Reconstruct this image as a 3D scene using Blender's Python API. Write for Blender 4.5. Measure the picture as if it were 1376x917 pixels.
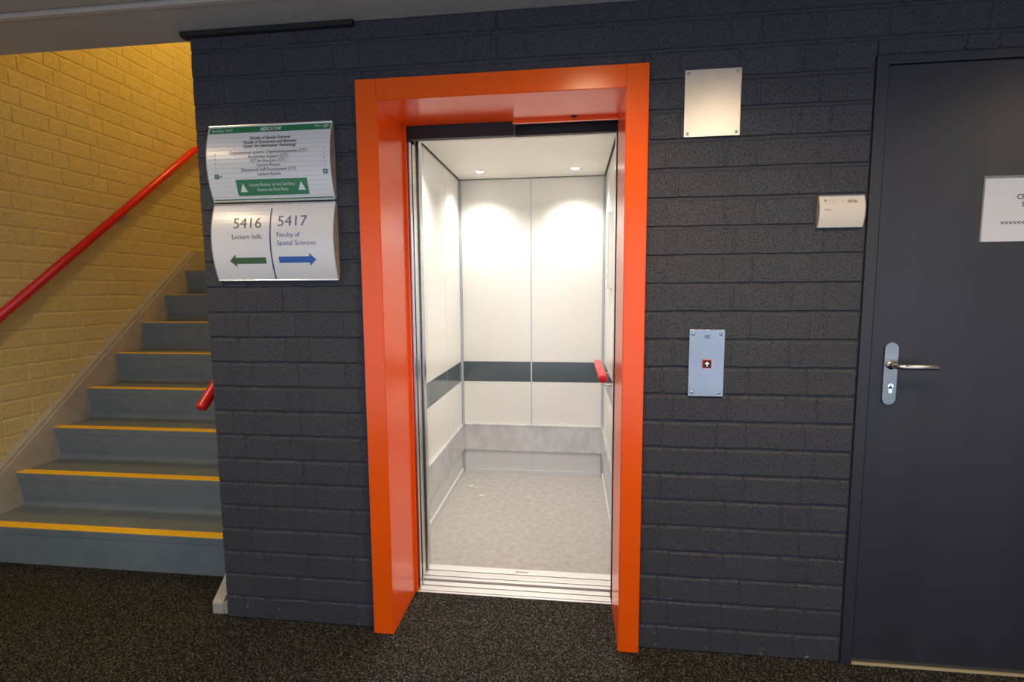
import bpy, bmesh, math, random
from mathutils import Vector, Matrix
random.seed(7)
for o in list(bpy.data.objects): bpy.data.objects.remove(o)
SC = bpy.context.scene
COL = SC.collection

# ------------------------------------------------------------------ camera
yaw, pitch, roll, FPX = math.radians(6.821), math.radians(5.669), math.radians(-0.3875), 676.05
CAM = Vector((0.0, -1.862, 1.376))
cy_, sy_, cp_, sp_, cr_, sr_ = math.cos(yaw), math.sin(yaw), math.cos(pitch), math.sin(pitch), math.cos(roll), math.sin(roll)
Rr = Matrix(((cr_, -sr_, 0), (sr_, cr_, 0), (0, 0, 1)))
Rp = Matrix(((1, 0, 0), (0, cp_, -sp_), (0, sp_, cp_)))
Bx = Matrix(((1, 0, 0), (0, 0, -1), (0, 1, 0)))
Ry = Matrix(((cy_, sy_, 0), (-sy_, cy_, 0), (0, 0, 1)))
Mw = Rr @ Rp @ Bx @ Ry
rot = Matrix((Mw[0], -Mw[1], -Mw[2])).transposed()
cd = bpy.data.cameras.new('camera'); cam = bpy.data.objects.new('camera', cd); COL.objects.link(cam)
cam.matrix_world = Matrix.Translation(CAM) @ rot.to_4x4()
cd.sensor_fit = 'HORIZONTAL'; cd.sensor_width = 36.0; cd.lens = 36.0 * FPX / 1376.0
cd.clip_start = 0.02
SC.camera = cam

# ------------------------------------------------------------------ world, light, exposure
SC.view_settings.view_transform = 'Standard'; SC.view_settings.look = 'None'
SC.view_settings.gamma = 1.0; SC.view_settings.use_curve_mapping = False
SC.view_settings.exposure = 0.0
w = bpy.data.worlds.new('world'); SC.world = w; w.use_nodes = True
w.node_tree.nodes['Background'].inputs[0].default_value = (0.55, 0.68, 0.85, 1)
w.node_tree.nodes['Background'].inputs[1].default_value = 0.35

def area_light(name, loc, direction, sx, sy, power, color):
    l = bpy.data.lights.new(name, 'AREA'); l.shape = 'RECTANGLE'; l.size = sx; l.size_y = sy
    l.energy = power; l.color = color
    o = bpy.data.objects.new(name, l); COL.objects.link(o)
    o.location = loc
    o.rotation_euler = Vector(direction).to_track_quat('-Z', 'Y').to_euler()
    return o
# daylight behind the glazed outer wall of the corridor
area_light('window_back_offscreen', (0.25, -2.85, 1.08), (0, 1, 0.0), 6.3, 1.95, 66, (0.64, 0.76, 1.0))

# ------------------------------------------------------------------ materials
def nmat(name):
    m = bpy.data.materials.new(name); m.use_nodes = True
    nt = m.node_tree; b = nt.nodes['Principled BSDF']
    return m, nt, b
def setin(b, **k):
    for n, v in k.items():
        n = n.replace('_', ' ')
        if n in b.inputs: b.inputs[n].default_value = v
def c4(c): return (c[0], c[1], c[2], 1)
def srgb(r, g, b):
    f = lambda v: (v / 255 / 12.92) if v / 255 <= 0.04045 else ((v / 255 + 0.055) / 1.055) ** 2.4
    return (f(r), f(g), f(b))
def noise_mat(name, ca, cb, scale, rough=0.5, bump=0.0, bscale=None, metallic=0.0, stretch=(1, 1, 1), detail=4, spec=0.5, bdist=0.002, lo=0.35, hi=0.65, rvar=0.0):
    m, nt, b = nmat(name)
    geo = nt.nodes.new('ShaderNodeNewGeometry')
    mp = nt.nodes.new('ShaderNodeMapping'); mp.inputs['Scale'].default_value = stretch
    nt.links.new(geo.outputs['Position'], mp.inputs['Vector'])
    n = nt.nodes.new('ShaderNodeTexNoise'); n.inputs['Scale'].default_value = scale; n.inputs['Detail'].default_value = detail
    nt.links.new(mp.outputs[0], n.inputs['Vector'])
    r = nt.nodes.new('ShaderNodeValToRGB')
    r.color_ramp.elements[0].position = lo; r.color_ramp.elements[1].position = hi
    r.color_ramp.elements[0].color = c4(ca); r.color_ramp.elements[1].color = c4(cb)
    nt.links.new(n.outputs['Fac'], r.inputs['Fac']); nt.links.new(r.outputs['Color'], b.inputs['Base Color'])
    setin(b, Roughness=rough, Metallic=metallic); b.inputs['Specular IOR Level'].default_value = spec
    if rvar:
        mr = nt.nodes.new('ShaderNodeMapRange'); mr.inputs['To Min'].default_value = rough - rvar; mr.inputs['To Max'].default_value = rough + rvar
        nt.links.new(n.outputs['Fac'], mr.inputs['Value']); nt.links.new(mr.outputs[0], b.inputs['Roughness'])
    if bump:
        n2 = nt.nodes.new('ShaderNodeTexNoise'); n2.inputs['Scale'].default_value = bscale or scale; n2.inputs['Detail'].default_value = 5
        nt.links.new(mp.outputs[0], n2.inputs['Vector'])
        bp = nt.nodes.new('ShaderNodeBump'); bp.inputs['Strength'].default_value = bump; bp.inputs['Distance'].default_value = bdist
        nt.links.new(n2.outputs['Fac'], bp.inputs['Height']); nt.links.new(bp.outputs[0], b.inputs['Normal'])
    return m
def flat(name, c, rough=0.5, metallic=0.0, spec=0.5, coat=0.0):
    m, nt, b = nmat(name); setin(b, Base_Color=c4(c), Roughness=rough, Metallic=metallic)
    b.inputs['Specular IOR Level'].default_value = spec
    if coat: b.inputs['Coat Weight'].default_value = coat; b.inputs['Coat Roughness'].default_value = 0.1
    return m
def emit(name, c, s):
    m, nt, b = nmat(name); setin(b, Base_Color=c4(c)); b.inputs['Emission Color'].default_value = c4(c); b.inputs['Emission Strength'].default_value = s
    return m

def brick_mat(name, ca, cb, rough, scuff=None, spec=0.5):
    """painted porous concrete brick: pitted relief, slight tone change per brick"""
    m, nt, b = nmat(name)
    N = nt.nodes.new; L = nt.links.new
    geo = N('ShaderNodeNewGeometry'); oi = N('ShaderNodeObjectInfo')
    n1 = N('ShaderNodeTexNoise'); n1.inputs['Scale'].default_value = 3.0; n1.inputs['Detail'].default_value = 3
    L(geo.outputs['Position'], n1.inputs['Vector'])
    ad = N('ShaderNodeMath'); ad.operation = 'MULTIPLY_ADD'; ad.inputs[1].default_value = 0.45; L(oi.outputs['Random'], ad.inputs[0]); 
    m2 = N('ShaderNodeMath'); m2.operation = 'MULTIPLY'; m2.inputs[1].default_value = 0.55; L(n1.outputs['Fac'], m2.inputs[0]); L(m2.outputs[0], ad.inputs[2])
    mx = N('ShaderNodeMix'); mx.data_type = 'RGBA'; mx.inputs['A'].default_value = c4(ca); mx.inputs['B'].default_value = c4(cb)
    L(ad.outputs[0], mx.inputs['Factor'])
    col = mx.outputs['Result']
    # pits
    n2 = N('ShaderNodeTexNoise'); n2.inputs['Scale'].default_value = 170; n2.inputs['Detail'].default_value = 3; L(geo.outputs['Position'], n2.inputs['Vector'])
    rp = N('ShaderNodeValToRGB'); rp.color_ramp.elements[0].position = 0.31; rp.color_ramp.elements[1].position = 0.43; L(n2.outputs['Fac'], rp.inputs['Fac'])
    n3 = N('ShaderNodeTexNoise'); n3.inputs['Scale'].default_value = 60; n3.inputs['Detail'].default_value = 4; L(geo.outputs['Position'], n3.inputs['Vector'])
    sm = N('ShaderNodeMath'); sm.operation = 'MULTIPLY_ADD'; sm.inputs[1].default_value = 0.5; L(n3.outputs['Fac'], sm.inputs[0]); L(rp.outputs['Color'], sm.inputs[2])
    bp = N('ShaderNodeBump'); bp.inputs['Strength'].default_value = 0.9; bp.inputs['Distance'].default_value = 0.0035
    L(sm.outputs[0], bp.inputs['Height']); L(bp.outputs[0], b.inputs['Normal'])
    if scuff:
        n4 = N('ShaderNodeTexNoise'); n4.inputs['Scale'].default_value = 26; n4.inputs['Detail'].default_value = 8; L(geo.outputs['Position'], n4.inputs['Vector'])
        r4 = N('ShaderNodeValToRGB'); r4.color_ramp.elements[0].position = 0.66; r4.color_ramp.elements[1].position = 0.74; L(n4.outputs['Fac'], r4.inputs['Fac'])
        sx = N('ShaderNodeSeparateXYZ'); L(geo.outputs['Position'], sx.inputs[0])
        mr = N('ShaderNodeMapRange'); mr.inputs['From Min'].default_value = 0.32; mr.inputs['From Max'].default_value = 0.0; L(sx.outputs['Z'], mr.inputs['Value'])
        mm = N('ShaderNodeMath'); mm.operation = 'MULTIPLY'; L(r4.outputs['Color'], mm.inputs[0]); L(mr.outputs[0], mm.inputs[1])
        m3 = N('ShaderNodeMix'); m3.data_type = 'RGBA'; L(mm.outputs[0], m3.inputs['Factor']); L(col, m3.inputs['A']); m3.inputs['B'].default_value = c4(scuff)
        col = m3.outputs['Result']
    L(col, b.inputs['Base Color']); setin(b, Roughness=rough); b.inputs['Specular IOR Level'].default_value = spec
    return m

DARKA, DARKB = (0.041, 0.042, 0.050), (0.053, 0.054, 0.063)
M = {}
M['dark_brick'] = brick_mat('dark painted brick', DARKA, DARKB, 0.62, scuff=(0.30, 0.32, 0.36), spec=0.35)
M['dark_mortar'] = noise_mat('dark painted mortar', DARKA, DARKB, 40, 0.7, 0.4, 120, spec=0.3)
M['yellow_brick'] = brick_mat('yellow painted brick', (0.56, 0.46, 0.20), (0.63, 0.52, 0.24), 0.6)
M['yellow_mortar'] = noise_mat('yellow painted mortar', (0.56, 0.46, 0.20), (0.63, 0.52, 0.24), 30, 0.65, 0.3, 120)
M['door_paint'] = noise_mat('door anthracite paint', (0.026, 0.027, 0.035), (0.030, 0.031, 0.040), 9, 0.45, 0.06, 300, stretch=(1, 1, 0.1))
M['ceiling'] = noise_mat('ceiling board', (0.40, 0.375, 0.33), (0.44, 0.41, 0.36), 4, 0.7, 0.1, 150)
M['ceiling_trim'] = flat('ceiling trim', (0.50, 0.45, 0.39), 0.5)
M['orange'] = noise_mat('orange lacquer', (0.90, 0.100, 0.002), (0.93, 0.108, 0.003), 5, 0.24, 0.02, 90, spec=0.45)
M['shell'] = flat('galvanised car shell', (0.38, 0.38, 0.38), 0.5)
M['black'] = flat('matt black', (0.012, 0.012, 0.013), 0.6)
M['steel'] = noise_mat('brushed steel', (0.56, 0.55, 0.53), (0.66, 0.65, 0.62), 6, 0.26, 0.05, 60, 1.0, (1, 1, 0.04))
M['steel_h'] = noise_mat('scratched bumper steel', (0.66, 0.66, 0.66), (0.80, 0.79, 0.77), 14, 0.36, 0.05, 80, 0.72, (1, 1, 0.5), rvar=0.06)
M['steel_plate'] = noise_mat('satin steel plate', (0.66, 0.65, 0.63), (0.72, 0.71, 0.69), 12, 0.38, 0.03, 50, 1.0, rvar=0.05)
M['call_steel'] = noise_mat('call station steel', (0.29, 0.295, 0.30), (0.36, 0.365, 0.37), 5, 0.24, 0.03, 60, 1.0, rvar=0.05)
M['handle_steel'] = noise_mat('satin handle steel', (0.30, 0.305, 0.29), (0.37, 0.37, 0.35), 12, 0.34, 0.03, 60, 1.0)
M['lever_steel'] = flat('worn lever steel', (0.60, 0.59, 0.57), 0.26, 1.0)
M['chrome'] = flat('chrome', (0.82, 0.82, 0.80), 0.12, 1.0)
M['alu'] = noise_mat('ribbed aluminium', (0.74, 0.72, 0.69), (0.82, 0.80, 0.77), 20, 0.42, 0.05, 90, 0.55, (0.05, 1, 1))
M['cream'] = flat('cream laminate', (0.76, 0.74, 0.69), 0.30, 0, 0.5)
M['car_ceiling'] = flat('car ceiling', (0.74, 0.71, 0.64), 0.6)
M['plinth'] = flat('grey plinth', (0.62, 0.62, 0.62), 0.4)
M['skirt'] = flat('pale skirting', (0.60, 0.60, 0.59), 0.4)
M['band'] = flat('slate laminate band', (0.085, 0.105, 0.118), 0.14, 0, 0.6)
M['lino'] = noise_mat('mottled car lino', (0.31, 0.285, 0.26), (0.41, 0.385, 0.36), 30, 0.6, 0.05, 200, detail=10, lo=0.25, hi=0.75)
M['joint_silver'] = flat('silver joint strip', (0.56, 0.58, 0.62), 0.35, 0.2)
M['red'] = flat('red rail', (0.66, 0.013, 0.014), 0.3)
M['stair_blue'] = noise_mat('blue grey stair vinyl', (0.155, 0.190, 0.205), (0.180, 0.215, 0.230), 12, 0.38, 0.05, 250)
M['nosing'] = flat('yellow nosing', (0.98, 0.58, 0.008), 0.5)
M['stringer'] = noise_mat('painted stringer', (0.36, 0.325, 0.265), (0.42, 0.38, 0.31), 10, 0.5, 0.1, 60)
M['sign_white'] = flat('sign panel', (0.74, 0.73, 0.72), 0.28, 0.0, 0.6)
M['sign_rail'] = flat('sign aluminium', (0.78, 0.75, 0.70), 0.25, 1.0)
M['sign_cap'] = flat('sign end cap', (0.36, 0.31, 0.24), 0.45)
M['green'] = flat('sign green', (0.025, 0.20, 0.075), 0.4)
M['green_dark'] = flat('arrow green', (0.045, 0.12, 0.04), 0.4)
M['blue'] = flat('arrow blue', (0.018, 0.11, 0.42), 0.4)
M['navy'] = flat('navy ink', (0.05, 0.06, 0.20), 0.4)
M['indigo'] = flat('indigo ink', (0.06, 0.055, 0.26), 0.4)
M['gold'] = flat('olive brown ink', (0.075, 0.075, 0.045), 0.4)
M['ink'] = flat('black ink', (0.03, 0.03, 0.035), 0.5)
M['grey_ink'] = flat('grey ink', (0.085, 0.085, 0.085), 0.5)
M['seam'] = flat('strip seam', (0.42, 0.42, 0.42), 0.5)
M['white_ink'] = flat('white print', (0.75, 0.77, 0.75), 0.5)
M['paper'] = flat('white paper', (0.60, 0.61, 0.64), 0.5)
M['sleeve'] = flat('plastic sleeve', (0.24, 0.25, 0.23), 0.2)
M['plate_beige'] = flat('room plate', (0.66, 0.60, 0.52), 0.45)
M['plate_cap'] = flat('room plate cap', (0.34, 0.30, 0.23), 0.45)
M['scrap'] = flat('paper scrap', (0.75, 0.68, 0.50), 0.7)
M['threshold'] = flat('threshold wood', (0.42, 0.35, 0.22), 0.5)
M['white_wall'] = flat('plaster', (0.55, 0.53, 0.50), 0.7)
M['red_glow'] = emit('red button ring', (0.75, 0.07, 0.06), 0.22)
M['arrow_glow'] = emit('arrow lamp', (1.0, 0.62, 0.5), 0.8)
M['lamp_warm'] = emit('warm lamp lens', (1.0, 0.68, 0.33), 22.0)
M['lamp_white'] = emit('car lamp lens', (1.0, 0.95, 0.86), 14.0)
M['lamp_stair'] = emit('stair lamp glass', (1.0, 0.66, 0.22), 4.0)

def carpet():
    m, nt, b = nmat('speckled carpet'); N = nt.nodes.new; L = nt.links.new
    geo = N('ShaderNodeNewGeometry')
    n = N('ShaderNodeTexVoronoi'); n.inputs['Scale'].default_value = 300; L(geo.outputs['Position'], n.inputs['Vector'])
    sp = N('ShaderNodeSeparateColor'); L(n.outputs['Color'], sp.inputs[0])
    r = N('ShaderNodeValToRGB'); e = r.color_ramp.elements
    e[0].position = 0.30; e[0].color = (0.008, 0.0078, 0.007, 1); e[1].position = 1.0; e[1].color = (0.15, 0.14, 0.112, 1)
    m_ = e.new(0.72); m_.color = (0.024, 0.023, 0.019, 1)
    L(sp.outputs[0], r.inputs['Fac']); L(r.outputs['Color'], b.inputs['Base Color'])
    bp = N('ShaderNodeBump'); bp.inputs['Strength'].default_value = 0.6; bp.inputs['Distance'].default_value = 0.003
    L(sp.outputs[0], bp.inputs['Height']); L(bp.outputs[0], b.inputs['Normal'])
    setin(b, Roughness=0.95); b.inputs['Specular IOR Level'].default_value = 0.1
    return m
M['carpet'] = carpet()
def glass():
    m, nt, b = nmat('window glass'); nt.nodes.remove(b)
    t = nt.nodes.new('ShaderNodeBsdfTransparent'); g = nt.nodes.new('ShaderNodeBsdfGlossy'); g.inputs['Roughness'].default_value = 0.02
    mx = nt.nodes.new('ShaderNodeMixShader'); mx.inputs[0].default_value = 0.06
    nt.links.new(t.outputs[0], mx.inputs[1]); nt.links.new(g.outputs[0], mx.inputs[2])
    nt.links.new(mx.outputs[0], nt.nodes['Material Output'].inputs[0]); return m
M['glass'] = glass()

# ------------------------------------------------------------------ helpers
ROOT = {}            # object name -> world offset of its root
def off(p): return ROOT.get(p.name, Vector((0, 0, 0))) if p else Vector((0, 0, 0))
def tag(o, label=None, cat=None, group=None, kind=None):
    if label: o['label'] = label
    if cat: o['category'] = cat
    if group: o['group'] = group
    if kind: o['kind'] = kind
    return o
def thing(name, loc, label, cat, group=None, kind=None):
    o = bpy.data.objects.new(name, None); COL.objects.link(o); o.location = loc; o.empty_display_size = 0.05
    ROOT[o.name] = Vector(loc)
    return tag(o, label, cat, group, kind)
def finish(name, bm, mat, parent=None, smooth=False):
    d = off(parent)
    for v in bm.verts: v.co -= d
    bmesh.ops.recalc_face_normals(bm, faces=bm.faces)
    me = bpy.data.meshes.new(name); bm.to_mesh(me); bm.free()
    if smooth:
        for p in me.polygons: p.use_smooth = True
    me.materials.append(M[mat] if isinstance(mat, str) else mat)
    o = bpy.data.objects.new(name, me); COL.objects.link(o)
    if parent: o.parent = parent
    ROOT[o.name] = d.copy()
    return o
def box(bm, x0, x1, y0, y1, z0, z1, bev=0.0, seg=2):
    t = bmesh.new() if bev else bm
    vs = [t.verts.new((x, y, z)) for z in (z0, z1) for y in (y0, y1) for x in (x0, x1)]
    for f in ((0, 1, 3, 2), (4, 6, 7, 5), (0, 4, 5, 1), (1, 5, 7, 3), (3, 7, 6, 2), (2, 6, 4, 0)):
        t.faces.new([vs[i] for i in f])
    if bev:
        bmesh.ops.bevel(t, geom=list(t.edges), offset=bev, segments=seg, profile=0.5, affect='EDGES')
        me = bpy.data.meshes.new('t'); t.to_mesh(me); t.free(); bm.from_mesh(me); bpy.data.meshes.remove(me)
def boxo(name, mat, parent, x0, x1, y0, y1, z0, z1, bev=0.0):
    bm = bmesh.new(); box(bm, x0, x1, y0, y1, z0, z1, bev); return finish(name, bm, mat, parent)
def prism(bm, pts, axis, a, b):
    """extrude a closed 2-D outline along an axis: 'x' pts=(y,z), 'y' pts=(x,z), 'z' pts=(x,y)"""
    mk = {'x': lambda p, q: (q, p[0], p[1]), 'y': lambda p, q: (p[0], q, p[1]), 'z': lambda p, q: (p[0], p[1], q)}[axis]
    A = [bm.verts.new(mk(p, a)) for p in pts]; B = [bm.verts.new(mk(p, b)) for p in pts]
    n = len(pts)
    bm.faces.new(A); bm.faces.new(B[::-1])
    for i in range(n): bm.faces.new((A[i], B[i], B[(i + 1) % n], A[(i + 1) % n]))
def tube(bm, pts, r, n=16, cap=True):
    pts = [Vector(p) for p in pts]; rings = []
    for i, p in enumerate(pts):
        d = (pts[min(i + 1, len(pts) - 1)] - pts[max(i - 1, 0)]).normalized()
        u = d.cross(Vector((0, 0, 1)))
        if u.length < 1e-3: u = Vector((1, 0, 0))
        u.normalize(); v = d.cross(u).normalized()
        rr = r[i] if isinstance(r, (list, tuple)) else r
        rings.append([bm.verts.new(p + rr * (math.cos(2 * math.pi * k / n) * u + math.sin(2 * math.pi * k / n) * v)) for k in range(n)])
    for a, b in zip(rings, rings[1:]):
        for k in range(n): bm.faces.new((a[k], a[(k + 1) % n], b[(k + 1) % n], b[k]))
    if cap: bm.faces.new(rings[0][::-1]); bm.faces.new(rings[-1])
def disc(bm, c, normal, r, depth, n=16, r2=None):
    """short cylinder from c along normal"""
    c = Vector(c); nrm = Vector(normal).normalized()
    tube(bm, [c, c + nrm * depth], [r, r if r2 is None else r2], n)

FONT_CACHE = {}
def text_bm(s, size, align='CENTER', shear=0.0, bold=0.0, width=None):
    cu = bpy.data.curves.new('t', 'FONT'); cu.body = s; cu.size = size; cu.align_x = align; cu.shear = shear; cu.offset = bold
    cu.resolution_u = 3
    o = bpy.data.objects.new('t', cu); COL.objects.link(o)
    bpy.context.view_layer.update()
    me = bpy.data.meshes.new_from_object(o.evaluated_get(bpy.context.evaluated_depsgraph_get()))
    bm = bmesh.new(); bm.from_mesh(me); bpy.data.meshes.remove(me); bpy.data.objects.remove(o); bpy.data.curves.remove(cu)
    if width and bm.verts:
        xs = [v.co.x for v in bm.verts]; k = width / (max(xs) - min(xs))
        for v in bm.verts: v.co.x *= k
    return bm
def slice_v(bm, step=0.01):
    ys = [v.co.y for v in bm.verts]
    y = math.ceil(min(ys) / step) * step
    while y < max(ys):
        bmesh.ops.bisect_plane(bm, geom=list(bm.verts) + list(bm.edges) + list(bm.faces), plane_co=(0, y, 0), plane_no=(0, 1, 0), dist=1e-6)
        y += step
def poly_bm(pts):
    bm = bmesh.new(); bm.faces.new([bm.verts.new((p[0], p[1], 0)) for p in pts]); return bm

# ------------------------------------------------------------------ structure: floor, ceiling, walls
ZC = 2.362
def struct(name, bm, mat): return tag(finish(name, bm, mat), kind='structure')
bm = bmesh.new()
box(bm, -3.12, 3.6, -2.7, 0.262, -0.06, 0.0); box(bm, -3.12, -1.46, 0.262, 0.36, -0.06, 0.0)
struct('floor', bm, 'carpet')
# room ceiling: board field, stepped trim and the board edging the stairwell
bm = bmesh.new()
box(bm, -3.12, 3.6, -2.7, -0.215, ZC, ZC + 0.3)
box(bm, -3.12, 3.6, -0.172, 0.0, ZC, ZC + 0.3); box(bm, -3.12, -1.46, 0.0, 0.062, ZC, ZC + 0.3)
box(bm, -3.12, 3.6, -0.215, -0.172, ZC + 0.02, ZC + 0.3)
struct('ceiling', bm, 'ceiling')
bm = bmesh.new(); prism(bm, [(-0.196, ZC + 0.02), (-0.196, ZC - 0.002), (-0.190, ZC - 0.006), (-0.172, ZC - 0.006), (-0.172, ZC + 0.02)], 'x', -3.12, 3.6)
struct('trim_1', bm, 'ceiling_trim')
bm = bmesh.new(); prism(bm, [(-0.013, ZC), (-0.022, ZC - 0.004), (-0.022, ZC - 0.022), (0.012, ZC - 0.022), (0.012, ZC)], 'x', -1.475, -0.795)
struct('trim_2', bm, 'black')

YM = 0.006     # mortar plane behind the brick faces
bm = bmesh.new()
box(bm, -1.452, -0.785, YM, 0.262, 0, ZC); box(bm, 0.252, 0.990, YM, 0.262, 0, ZC)
box(bm, -0.785, 0.252, YM, 0.262, 2.138, ZC); box(bm, 0.990, 2.03, YM, 0.262, 2.135, ZC)
box(bm, 2.03, 3.6, YM, 0.262, 0, ZC)
wall_front = struct('wall_front', bm, 'dark_mortar')
bm = bmesh.new(); box(bm, -3.32, -3.1235, -2.7, 3.4, -0.06, 4.2)
wall_left = struct('wall_left', bm, 'yellow_mortar')
bm = bmesh.new(); box(bm, -3.1265, -1.46, 3.3, 3.4, 0.0, 4.2); struct('wall_rear', bm, 'yellow_brick')
bm = bmesh.new(); box(bm, -1.458, -1.25, 0.262, 3.3, 0.0, 4.2); box(bm, -1.458, -1.25, 0.0625, 0.262, ZC, 4.2)
struct('wall_inner', bm, 'yellow_brick')
bm = bmesh.new(); box(bm, 3.6, 3.7, -2.7, 0.262, 0, ZC); struct('wall_right', bm, 'white_wall')
bm = bmesh.new(); box(bm, -3.1265, -1.25, 0.0, 3.4, 4.2, 4.3); struct('ceiling', bm, 'ceiling')
bm = bmesh.new(); box(bm, -3.1265, -1.458, -0.1, 0.0, ZC + 0.3, 4.2); struct('wall_upper', bm, 'yellow_brick')
# outer wall of the corridor, glazed, behind the camera
WB = -2.7
bm = bmesh.new()
box(bm, -3.12, 3.6, WB - 0.1, WB, 0.0, 0.12); box(bm, -3.12, 3.6, WB - 0.1, WB, 2.06, ZC)
box(bm, -3.12, -2.9, WB - 0.1, WB, 0.12, 2.06); box(bm, 3.4, 3.6, WB - 0.1, WB, 0.12, 2.06)
struct('wall_back', bm, 'white_wall')
for i in range(5):
    xa, xb = -2.9 + i * 1.26, -2.9 + (i + 1) * 1.26
    wn = thing('window_%d' % (i + 1), (xa, WB, 0.12), None, None, kind='structure')
    bm = bmesh.new()
    for a, b, c, d in ((xa, xa + .035, .12, 2.06), (xb - .035, xb, .12, 2.06), (xa + .035, xb - .035, .12, .16), (xa + .035, xb - .035, 2.02, 2.06)):
        box(bm, a, b, WB - 0.07, WB - 0.01, c, d)
    finish('window_frame', bm, 'black', wn)
    boxo('pane', 'glass', wn, xa + .035, xb - .035, WB - 0.045, WB - 0.039, .16, 2.02)

# ------------------------------------------------------------------ bricks
def brick_mesh(name, L, H, mat, seed):
    """one brick face block, local x along, z up, front at y=0, back at y=+0.012; slightly uneven edges"""
    rnd = random.Random(seed); bm = bmesh.new()
    nx = 3 if L > 0.13 else 2
    out = []
    for i in range(nx): out.append((-L / 2 + L * i / nx, -H / 2))
    out.append((L / 2, -H / 2)); out.append((L / 2, 0.0))
    for i in range(nx): out.append((L / 2 - L * i / nx, H / 2))
    out.append((-L / 2, H / 2)); out.append((-L / 2, 0.0))
    out = [(x + rnd.uniform(-.0012, .0012), z + rnd.uniform(-.0012, .0012)) for x, z in out]
    ch = 0.0045; chx = 0.0025
    def ins(x, z, d): return (x - math.copysign(min(chx, abs(x)), x) * (1 if abs(abs(x) - L / 2) < .004 else 0), z - math.copysign(min(d * (1.5 if z > 0 else 0.5), abs(z)), z) * (1 if abs(abs(z) - H / 2) < .004 else 0))
    back = [bm.verts.new((x, 0.012, z)) for x, z in out]
    mid = [bm.verts.new((x, (0.0050 if z > H / 2 - .004 else 0.0030) + rnd.uniform(-.0006, .0006), z)) for x, z in out]
    fr = [bm.verts.new((ins(x, z, ch)[0], rnd.uniform(-.0004, .0004), ins(x, z, ch)[1])) for x, z in out]
    n = len(out)
    for i in range(n):
        j = (i + 1) % n
        bm.faces.new((back[i], back[j], mid[j], mid[i])); f_ = bm.faces.new((mid[i], mid[j], fr[j], fr[i]))
    bm.faces.new(fr)
    bmesh.ops.recalc_face_normals(bm, faces=bm.faces)
    me = bpy.data.meshes.new(name); bm.to_mesh(me); bm.free(); me.materials.append(M[mat])
    return me
BM = {}
def get_brick(L, H, mat):
    k = (round(L, 3), round(H, 3), mat, random.randrange(4))
    if k not in BM: BM[k] = brick_mesh('brick', k[0], k[1], mat, hash(k[:2]) % 1000 + k[3])
    return BM[k]
def put_brick(parent, me, loc, rz=0.0):
    o = bpy.data.objects.new('brick', me); COL.objects.link(o); o.parent = parent; o.location = loc; o.rotation_euler = (random.uniform(-.004, .004), random.uniform(-.002, .002), rz + random.uniform(-.003, .003))
    return o
S, HD, J, JV = 0.1975, 0.0985, 0.010, 0.007
PER = 2 * S + HD
def row_cells(x0, x1, header_c):
    """cells of the two-stretchers-one-header bond between x0 and x1, a header centred on header_c"""
    cells = []
    a = header_c - HD / 2
    while a > x0: a -= PER
    while a < x1:
        for wd in (HD, S, S):
            c0, c1 = max(a, x0), min(a + wd, x1)
            if c1 - c0 > 0.022: cells.append((c0, c1))
            a += wd
    # swallow slivers at the ends
    return cells
P = 0.0997
def q5(v): return round(v / 0.005) * 0.005
ndark = 0
mort = bmesh.new()
for k in range(24):
    z0, z1 = k * P, min((k + 1) * P, ZC)
    odd = k % 2
    spans = []
    hl = -1.076 if odd else -1.323
    hr = 0.8076 if odd else 0.5736
    if z0 < 2.12 and z1 < 2.2: spans = [(-1.452, -0.772, hl), (0.240, 0.988, hr)]
    else: spans = [(-1.452, -0.27, hl), (-0.27, 2.2, hr)]
    if k == 21: spans = [(-1.452, -0.772, hl), (-0.772, 0.240, hr), (0.240, 0.988, hr), (0.988, 2.2, hr)]
    for x0, x1, h in spans:
        zlow = 2.147 if k == 21 and -0.8 < x0 < 0.2 else 2.138 if k == 21 and x0 > 0.9 else z0
        box(mort, x0 + .004, x1 - .004, 0.0020, 0.0075, zlow + J / 2 + .003, z1 - J / 2 - .003)
        for c0, c1 in row_cells(x0, x1, h):
            lo = zlow + (0.0 if zlow > z0 else J / 2 if k else 0.004); hi = z1 - (J / 2 if k < 23 else 0.0)
            gl = 0.0 if abs(c0 - x0) < 1e-6 and x0 < -1 else JV / 2
            L_, H_ = (c1 - JV / 2) - (c0 + gl), hi - lo
            L_ = round(L_, 3)
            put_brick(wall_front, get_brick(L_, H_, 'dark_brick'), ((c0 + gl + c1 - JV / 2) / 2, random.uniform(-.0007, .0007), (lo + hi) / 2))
            ndark += 1
tag(finish('mortar', mort, 'dark_brick', wall_front), kind='stuff')
# yellow wall along the stairs (bricks face +x)
PY = 0.0972; nyel = 0
rest = bmesh.new()
for k in range(0, 42):
    zc = 2.58 + (k - 26) * PY
    h = 0.966 if k % 2 == 0 else 1.221
    S2, H2 = 0.2035, 0.101
    a = h - H2 / 2 - (2 * S2 + H2) * 8
    while a < 3.3:
        for wd in (H2, S2, S2):
            y0, y1 = a, a + wd; a += wd
            yc = (y0 + y1) / 2
            if y0 < -2.68: continue
            y1 = min(y1, 3.296)
            if y1 - y0 < 0.03 or (zc > ZC - .05 and y1 < 0.06): continue
            nz = 0.195 + (yc - 0.276) * 0.87
            if zc < min(nz, 1.6) + 0.02: continue
            top = 2.70 + (yc - 0.685) * 0.53
            vis = zc < top + 0.06 and 0.40 < y1 and y0 < 2.2
            L_, H_ = round(y1 - y0 - J, 3), round(PY - J, 3)
            if vis and nyel < 300:
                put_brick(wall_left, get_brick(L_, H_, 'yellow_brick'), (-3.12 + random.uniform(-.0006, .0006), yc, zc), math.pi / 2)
                nyel += 1
            elif zc < 4.15:
                box(rest, -3.128, -3.12, y0 + J / 2, y1 - J / 2, max(zc - H_ / 2, .003), zc + H_ / 2)
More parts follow.
